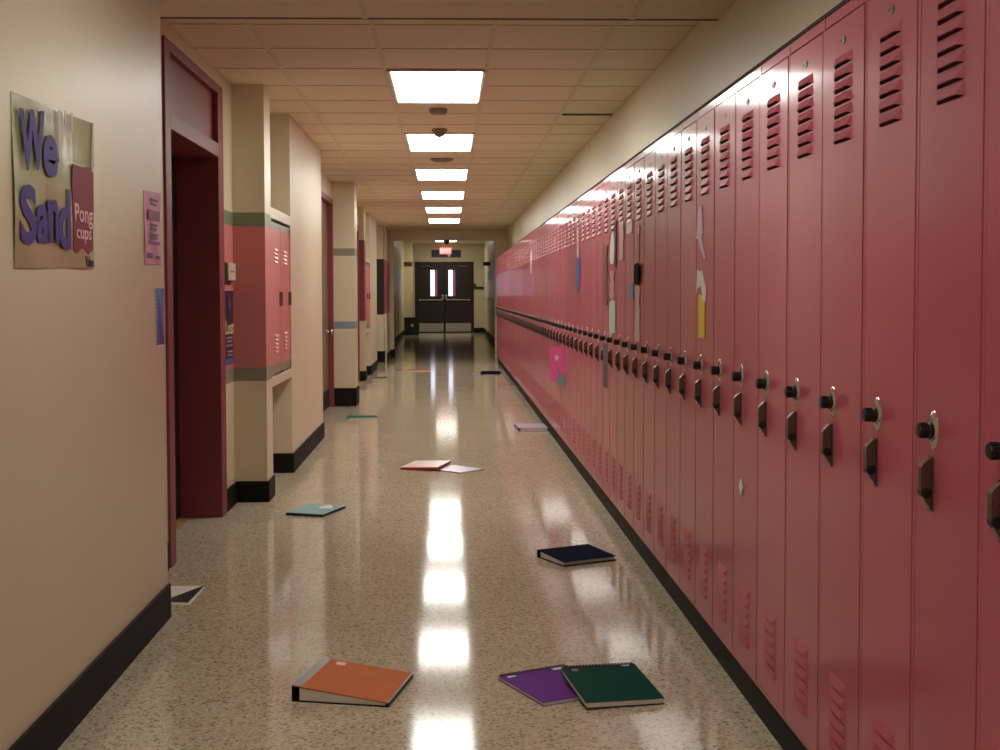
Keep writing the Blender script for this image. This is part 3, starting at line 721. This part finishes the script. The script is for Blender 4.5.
on_locker('card', 5.705, 5.92, 1.27, 1.378, plain('black card', srgb(12, 12, 12), 0.8, spec=0.02), 'black six-sided card standing off the locker door above a long white strip', 'card', [(0.15, 0.9), (0, 0.55), (0.1, 0.1), (0.75, 0), (1, 0.3), (0.95, 1)][::-1], lift=0.01)
on_locker('paper_note', 5.935, 6.085, 1.205, 1.278, plain('blue note paper', srgb(104, 138, 166), 0.6), 'small blue note beside the black card', 'note')
on_locker('tape_strip', 5.72, 5.87, 1.008, 1.266, plain('pale pink tape', srgb(216, 190, 188), 0.25, var=0.1), 'long whitish tape strip hanging under the black card', 'tape strip', jag(7, 0.2, 3))
on_locker('tape_strip', 5.735, 5.83, 1.385, 1.545, plain('faint pink tape', srgb(196, 130, 134), 0.2), 'faint pink tape strip above the black card', 'tape strip', jag(6, 0.3, 4))
on_locker('sticker', 5.97, 6.16, 1.523, 1.591, M['paper_white'], 'white square sticker with rounded corners under the louvres', 'sticker', [(0.1, 0), (0.85, 0), (1, 0.2), (1, 0.8), (0.85, 1), (0.1, 0.97), (0, 0.85), (0, 0.12)])
on_locker('tape_strip', 6.255, 6.43, 1.402, 1.60, plain('rosy white tape', srgb(222, 176, 184), 0.3, var=0.1), 'wide rosy paper strip hanging under the louvres, beside the white square', 'paper strip', jag(5, 0.18, 5))
on_locker('name_label', 6.60, 6.80, 1.392, 1.565, M['paper_white'], 'white label with a black edge on the locker above the pale green strip', 'label', [(0.2, 0), (0.8, 0), (0.95, 0.3), (0.95, 0.75), (0.7, 1), (0.4, 0.9), (0.1, 0.6), (0.05, 0.2)])
on_locker('label_backing', 6.53, 6.61, 1.37, 1.62, M['black_plastic'], 'thin black strip along the edge of the white label', 'backing strip', jag(6, 0.2, 6))
on_locker('paper_strip', 6.57, 6.81, 0.955, 1.20, plain('pale green paper', srgb(180, 202, 184), 0.5, var=0.1), 'pale green paper strip hanging down over the lock dial', 'paper strip', [(0.1, 0.0), (0.4, 0.25), (1, 0.3), (1, 0.95), (0.6, 1), (0.05, 0.95), (0.0, 0.5)])
on_locker('tape_strip', 6.60, 6.80, 1.205, 1.355, plain('dull pink tape', srgb(190, 156, 146), 0.3, var=0.2), 'dull beige tape strip between the white label and pale green strip', 'tape strip', jag(6, 0.25, 8))
on_locker('dark_patch', 6.87, 7.09, 1.17, 1.50, plain('dark ragged patch', srgb(112, 62, 62), 0.4, var=0.3), 'dark ragged patch beside the pale green strip', 'sticker', jag(8, 0.4, 9))  # ragged patch, darker than the door around it
on_locker('pennant', 8.335, 8.60, 1.24, 1.475, plain('blue pennant cloth', srgb(66, 78, 168), 0.5, var=0.15), 'blue spindle-shaped pennant hanging on a locker door', 'pennant', [(0.45, 0), (0.85, 0.2), (1, 0.55), (0.9, 0.95), (0.2, 1), (0, 0.7), (0.1, 0.3)])
on_locker('tape_strip', 8.41, 8.54, 1.478, 1.66, plain('grey white tape', srgb(206, 184, 176), 0.4), 'pale tape strip holding up the blue pennant', 'tape strip', jag(5, 0.15, 11))
on_locker('sticker', 13.10, 13.38, 1.45, 1.70, M['paper_white'], 'white torn sticker on an upper locker door far along the row', 'sticker', [(0.3, 0), (0.6, 0.0), (0.75, 0.4), (1, 0.5), (0.95, 1), (0.7, 0.85), (0.5, 0.95), (0.1, 0.8), (0.2, 0.4)])
on_locker('sticker', 3.702, 3.752, 0.622, 0.675, M['paper_white'], 'tiny white diamond sticker low on a near locker door', 'sticker', [(0.5, 0), (1, 0.5), (0.5, 1), (0, 0.5)])
# magenta flyer peeling off a lower door
def peeling(name, y, z0, z1, reach, dy, mat, label, cat, extra=None):
    t = thing(name, label, cat, (FX, y, z0))
    m = MB(); n = 6; vs = []
    for i in range(n + 1):
        u = i / n
        for z in (z0, z1): vs.append((FX - 0.001 - reach * u ** 0.9, y + dy * u, z + 0.01 * u))
    k = len(vs); vs += [(p[0] + 0.0004, p[1] - 0.0012, p[2]) for p in vs[:k]]
    fs = []
    for i in range(n):
        a = 2 * i; fs += [(a, a + 2, a + 3, a + 1), (k + a, k + a + 1, k + a + 3, k + a + 2), (a, k + a, k + a + 2, a + 2), (a + 1, a + 3, k + a + 3, k + a + 1)]
    fs += [(0, 1, k + 1, k), (k - 2, 2 * k - 2, 2 * k - 1, k - 1)]
    m.add(vs, fs); m.build('sheet', mat, t, rel=t.location)
    return t
MAG = plain('magenta flyer paper', srgb(206, 70, 140), 0.4, var=0.12, scale=10)
t = peeling('flyer', 9.45, 0.545, 0.822, 0.085, 0.33, MAG, 'magenta flyer peeling off a lower locker door far along the row', 'flyer')
star = MB(); cz = 0.735
def on_sheet(u, z, e=0.0012): return (FX - 0.001 - 0.085 * u ** 0.9 - 0.0, 9.45 + 0.33 * u - e * 2.2, z + 0.01 * u)
pts = []
for i in range(10):
    r_ = 1.0 if i % 2 == 0 else 0.45
    a = math.pi / 2 + i * math.pi / 5
    pts.append(on_sheet(0.5 + 0.2 * r_ * math.cos(a), cz + 0.035 * r_ * math.sin(a)))
star.add(pts, [tuple(range(10))]); star.build('star', plain('silver print', srgb(190, 180, 200), 0.4), t, rel=t.location)
dr = MB()
for (u0, u1, z0, z1) in ((0.5, 0.6, 0.675, 0.69), (0.38, 0.5, 0.64, 0.66), (0.32, 0.45, 0.60, 0.625), (0.42, 0.5, 0.572, 0.585)):
    dr.add([on_sheet(u0, z0), on_sheet(u1, z0), on_sheet(u1, z1), on_sheet(u0, z1)], [(0, 1, 2, 3)])
dr.build('printed_lines', plain('blue grey ink', srgb(108, 96, 140), 0.5), t, rel=t.location)
peeling('tape_strip', 9.40, 0.525, 0.61, 0.045, 0.16, plain('grey teal tape', srgb(112, 128, 130), 0.5), 'grey strip hanging at the lower corner of the magenta flyer', 'tape strip')
peeling('paper_strip', 6.90, 0.705, 0.955, 0.018, 0.06, plain('grey strip paper', srgb(104, 100, 102), 0.5), 'dark grey strip hanging under a locker latch, below the pale green strip', 'paper strip')

# ------------------------------------------------------------------ books and binders on the floor
def book(name, label, cat, c, rz, w, l, th, cover, pages=None, spiral=None, tilt=(0, 0), z=0.0, back=None, extra=None, group=None):
    """lying notebook: local x = width, y = length; spiral runs along 'back' (+y) or 'left' (-x)"""
    t = thing(name, label, cat, (c[0], c[1], z), rz, group)
    t.rotation_euler = (tilt[0], tilt[1], rz)
    pages = pages or M['paper_page']
    MB().box(-w / 2, w / 2, -l / 2, l / 2, 0.0, 0.0012).build('back_cover', back or cover, t)
    MB().box(-w / 2 + 0.004, w / 2 - 0.004, -l / 2 + 0.003, l / 2 - 0.003, 0.0012, th - 0.0012).build('pages', pages, t)
    MB().box(-w / 2, w / 2, -l / 2, l / 2, th - 0.0012, th).build('front_cover', cover, t, bevel=0.0005)
    if spiral:
        s = MB(); r = th * 0.5 + 0.0045; n = 22
        L = w if spiral == 'back' else l
        for k in range(n):
            a = -L / 2 + 0.012 + (L - 0.024) * k / (n - 1)
            pts = []
            for q in range(11):
                an = math.radians(-20 + 20 * q * 1.9)
                p, h = r * math.cos(an), th / 2 + r * math.sin(an)
                if spiral == 'back': pts.append((a, l / 2 - 0.004 + p, max(h, 0.0006)))
                else: pts.append((-w / 2 + 0.004 - p, a, max(h, 0.0006)))
            s.tube(pts, 0.0017, 5)
        s.build('spiral', M['black_plastic'], t)
    return t

PURP = plain('purple notebook cover', srgb(106, 42, 142), 0.5, spec=0.02, var=0.05)
GRN = plain('dark green notebook cover', srgb(14, 68, 58), 0.5, spec=0.02, var=0.05)
# purple spiral notebook: spiral edge (.155,3.951)-(.384,4.059)
ang = math.atan2(0.108, 0.229)
cx0 = Vector((0.155 + 0.508, 3.951 + 3.787)) / 2
t = book('notebook', 'purple spiral notebook on the floor, half under the dark green one', 'notebook', (cx0.x, cx0.y), ang, 0.253, 0.296, 0.012, PURP, spiral='back', group='spiral notebooks on the near floor')
st = MB().box(-0.105, -0.075, 0.115, 0.127, 0.012, 0.0124); st.build('emblem', M['paper_white'], t)
MB().box(0.065, 0.11, 0.118, 0.138, 0.012, 0.0124).build('sticker', M['paper_white'], t)
# green spiral notebook resting on the purple one's corner
t = book('notebook', 'dark green spiral notebook on the floor, lying across the purple one', 'notebook', (0.4985, 3.80), math.radians(11), 0.247, 0.275, 0.018, GRN, spiral='back', tilt=(math.radians(5.6), math.radians(1.0)), z=0.0165, group='spiral notebooks on the near floor')
b_ = MB().rev([(0.012, 0.018), (0.0115, 0.0186)], (-0.085, 0.108, 0), 'z', 16); b_.build('emblem', M['plate'], t)
MB().box(0.075, 0.10, 0.120, 0.128, 0.018, 0.0184).build('sticker', M['paper_white'], t)

def binder(name, label, c, rz, w, l, h0, h1, cover, spine, page=None, gap=True, top_extra=None):
    """ring binder lying down, spine along -x (height h0), free edge at +x (height h1)"""
    t = thing(name, label, 'binder', (c[0], c[1], 0), rz)
    x0, x1, y0, y1 = -w / 2, w / 2, -l / 2, l / 2
    tk = 0.003
    MB().box(x0, x1, y0, y1, 0, tk).build('back_cover', spine, t, bevel=0.001)
    MB().box(x0 - tk, x0 + 0.011, y0, y1, 0, h0 - 0.001).build('spine', spine, t, bevel=0.002)
    m = MB().hexa([(x0, y0, h0 - tk), (x1, y0, h1 - tk), (x1, y1, h1 - tk), (x0, y1, h0 - tk)], [(x0, y0, h0), (x1, y0, h1), (x1, y1, h1), (x0, y1, h0)])
    m.build('front_cover', cover, t, bevel=0.001)
    xi, xo = x0 + 0.02, x1 - 0.012
    f = lambda x: h0 + (h1 - h0) * (x - x0) / w
    top = MB().hexa([(xi, y0 + 0.006, tk), (xo, y0 + 0.006, tk), (xo, y1 - 0.006, tk), (xi, y1 - 0.006, tk)],
                    [(xi, y0 + 0.006, f(xi) - tk - 0.004), (xo, y0 + 0.006, max(f(xo) - tk - 0.002, tk + 0.001)), (xo, y1 - 0.006, max(f(xo) - tk - 0.002, tk + 0.001)), (xi, y1 - 0.006, f(xi) - tk - 0.004)])
    top.build('pages', page or M['paper_page'], t)
    return t
ORG = plain('orange binder cover', srgb(200, 114, 64), 0.55, spec=0.02, var=0.14, scale=14)
t = binder('binder', 'worn orange binder with a black spine lying on the near floor', (-0.297, 3.87), math.radians(-12.5), 0.30, 0.298, 0.05, 0.014, ORG, plain('black binder vinyl', srgb(20, 18, 20), 0.4, spec=0.02), page=M['paper_white'])
e = MB(); w, l, h0, h1 = 0.30, 0.298, 0.05, 0.014
hh = lambda x: h0 + (h1 - h0) * (x + w / 2) / w + 0.0006
e.hexa([(-w / 2 - 0.002, -l / 2, hh(-w / 2) - 0.001), (-w / 2 + 0.028, -l / 2, hh(-w / 2 + 0.028) - 0.001), (-w / 2 + 0.028, l / 2, hh(-w / 2 + 0.028) - 0.001), (-w / 2 - 0.002, l / 2, hh(-w / 2) - 0.001)],
       [(-w / 2 - 0.002, -l / 2, hh(-w / 2)), (-w / 2 + 0.028, -l / 2, hh(-w / 2 + 0.028)), (-w / 2 + 0.028, l / 2, hh(-w / 2 + 0.028)), (-w / 2 - 0.002, l / 2, hh(-w / 2))])
e.build('spine_flap', plain('grey brown vinyl', srgb(112, 98, 84), 0.35), t)
e = MB()
e.hexa([(-0.095, 0.10, hh(-0.095) - 0.0005), (-0.065, 0.10, hh(-0.065) - 0.0005), (-0.065, 0.13, hh(-0.065) - 0.0005), (-0.095, 0.13, hh(-0.095) - 0.0005)],
       [(-0.095, 0.10, hh(-0.095) + 0.0006), (-0.065, 0.10, hh(-0.065) + 0.0006), (-0.065, 0.13, hh(-0.065) + 0.0006), (-0.095, 0.13, hh(-0.095) + 0.0006)])
e.build('sticker', plain('pale pink label', srgb(226, 170, 160), 0.5), t)
# dark edge piping along the free edge
MB().box(w / 2 - 0.003, w / 2 + 0.002, -l / 2, l / 2, 0.0, 0.0145).build('edge_piping', plain('black piping', srgb(20, 18, 24), 0.4), t)
NAVY = plain('navy binder cover', srgb(14, 18, 44), 0.75, spec=0.02, var=0.08)
binder('binder', 'navy blue binder lying on the floor near the lockers', (0.593, 5.757), math.radians(26.5 - 90), 0.236, 0.283, 0.036, 0.022, NAVY, NAVY)
TEAL = plain('teal notebook cover', srgb(112, 178, 182), 0.3, var=0.08, scale=12)
DKP = plain('dark plum edge', srgb(44, 34, 58), 0.5)
t = book('notebook', 'teal notebook with dark edges lying on the floor by the left wall', 'notebook', (-0.753, 7.085), math.radians(-19), 0.232, 0.315, 0.016, TEAL, pages=DKP, back=DKP)
one('paper_scrap', MB().prism([(-0.735, 7.06), (-0.66, 7.08), (-0.668, 7.17), (-0.69, 7.21), (-0.72, 7.15), (-0.74, 7.12)], 'z', 0.0162, 0.019), M['paper_white'],
    'torn white paper scrap lying on the teal notebook', 'paper scrap', None, (-0.70, 7.12, 0.0162))
RED = plain('red binder edge', srgb(176, 60, 64), 0.4)
PNK = plain('pale pink notebook cover', srgb(236, 208, 200), 0.3, var=0.05)
LAV = plain('pale lavender notebook cover', srgb(188, 172, 196), 0.3, var=0.06)
book('notebook', 'pale lavender thin notebook on the floor, half under the pale pink one', 'notebook', (0.055, 8.745), math.radians(45), 0.245, 0.31, 0.007, LAV, pages=M['paper_page'], back=DKP)
book('notebook', 'pale pink notebook with red edges in the middle of the floor', 'notebook', (-0.160, 8.885), math.radians(-16), 0.275, 0.36, 0.017, PNK, pages=RED, back=RED, tilt=(0, math.radians(-2.2)), z=0.0065)
VIO = plain('violet binder vinyl', srgb(112, 56, 128), 0.4)
binder('binder', 'violet binder with pale cover on the floor against the locker base', (0.757, 11.37), math.radians(2), 0.272, 0.40, 0.032, 0.026, LAV, VIO)
book('notebook', 'green notebook lying on the floor in front of the striped left pillar', 'notebook', (-0.86, 12.46), math.radians(8), 0.29, 0.24, 0.016, plain('green notebook cover', srgb(34, 104, 66), 0.4, spec=0.02), back=DKP)
book('notebook', 'dark navy notebook lying far along the floor by the lockers', 'notebook', (0.66, 19.4), math.radians(-5), 0.30, 0.5, 0.02, NAVY, back=NAVY, pages=NAVY)
one('paper_sheet', MB().box(0.38, 0.50, 19.1, 19.5, 0.0005, 0.004), plain('bluish paper', srgb(150, 156, 186), 0.5), 'pale bluish sheet beside the distant navy notebook', 'paper sheet', None, (0.44, 19.3, 0))
book('notebook', 'thin rust orange notebook lying far along the middle of the floor', 'notebook', (-0.46, 20.15), math.radians(4), 0.36, 0.35, 0.014, plain('rust cover', srgb(176, 84, 56), 0.5), back=DKP)
one('paper_sheet', MB().box(-0.87, -0.75, 20.3, 20.55, 0.0005, 0.006), plain('tan card', srgb(150, 110, 80), 0.5), 'small tan sheet far along the floor left of the rust orange notebook', 'paper sheet', None, (-0.81, 20.4, 0))
book('notebook', 'dark brown notebook lying far along the floor close to the left wall', 'notebook', (-1.0, 18.25), math.radians(-4), 0.2, 0.40, 0.016, plain('brown cover', srgb(92, 62, 48), 0.5), back=DKP)
# open notebook by the near wall corner, black cover folded across white pages
t = thing('open_notebook', 'white notebook with a black cover on the floor behind the near left wall corner', 'notebook', (-1.14, 5.11, 0), 0)
MB().box(-0.11, 0.11, -0.148, 0.148, 0, 0.0015).build('back_cover', M['paper_white'], t)
MB().box(-0.108, 0.098, -0.14, 0.146, 0.0015, 0.007).build('pages', M['paper_white'], t)
MB().prism([(-0.01, -0.128), (0.099, -0.141), (0.106, 0.147)], 'z', 0.0072, 0.0090).build('folded_cover', M['black_plastic'], t)

# ------------------------------------------------------------------ camera
cam = bpy.data.cameras.new('camera'); co = bpy.data.objects.new('camera', cam); COL.objects.link(co)
F, CX, CY, YAW, PIT, ROL, H = 1250.0, 485.46, 345.82, 0.0299, 0.0415, -0.0028, 1.233
fw = Vector((math.sin(YAW) * math.cos(PIT), math.cos(YAW) * math.cos(PIT), -math.sin(PIT)))
r0 = Vector((math.cos(YAW), -math.sin(YAW), 0)); u0 = r0.cross(fw)
r = r0 * math.cos(ROL) + u0 * math.sin(ROL); u = -r0 * math.sin(ROL) + u0 * math.cos(ROL)
mt = Matrix(((r.x, u.x, -fw.x, 0), (r.y, u.y, -fw.y, 0), (r.z, u.z, -fw.z, H), (0, 0, 0, 1)))
co.matrix_world = mt
cam.sensor_width = 36; cam.sensor_fit = 'HORIZONTAL'; cam.lens = F / 1000 * 36
cam.shift_x = (500 - CX) / 1000; cam.shift_y = (CY - 375) / 1000
cam.clip_start = 0.05; cam.clip_end = 200
SC.camera = co

# ------------------------------------------------------------------ world and view
w = bpy.data.worlds.new('world'); w.use_nodes = True; SC.world = w
w.node_tree.nodes['Background'].inputs[0].default_value = (0.9, 0.85, 0.78, 1)
w.node_tree.nodes['Background'].inputs[1].default_value = 0.0
SC.view_settings.view_transform = 'Standard'; SC.view_settings.look = 'None'
SC.view_settings.gamma = 1.0; SC.view_settings.exposure = 0.3; SC.view_settings.use_curve_mapping = False
SC.cycles.max_bounces = 10; SC.cycles.diffuse_bounces = 6; SC.cycles.glossy_bounces = 5
SC.cycles.caustics_reflective = False; SC.cycles.caustics_refractive = False
SC.cycles.use_denoising = True
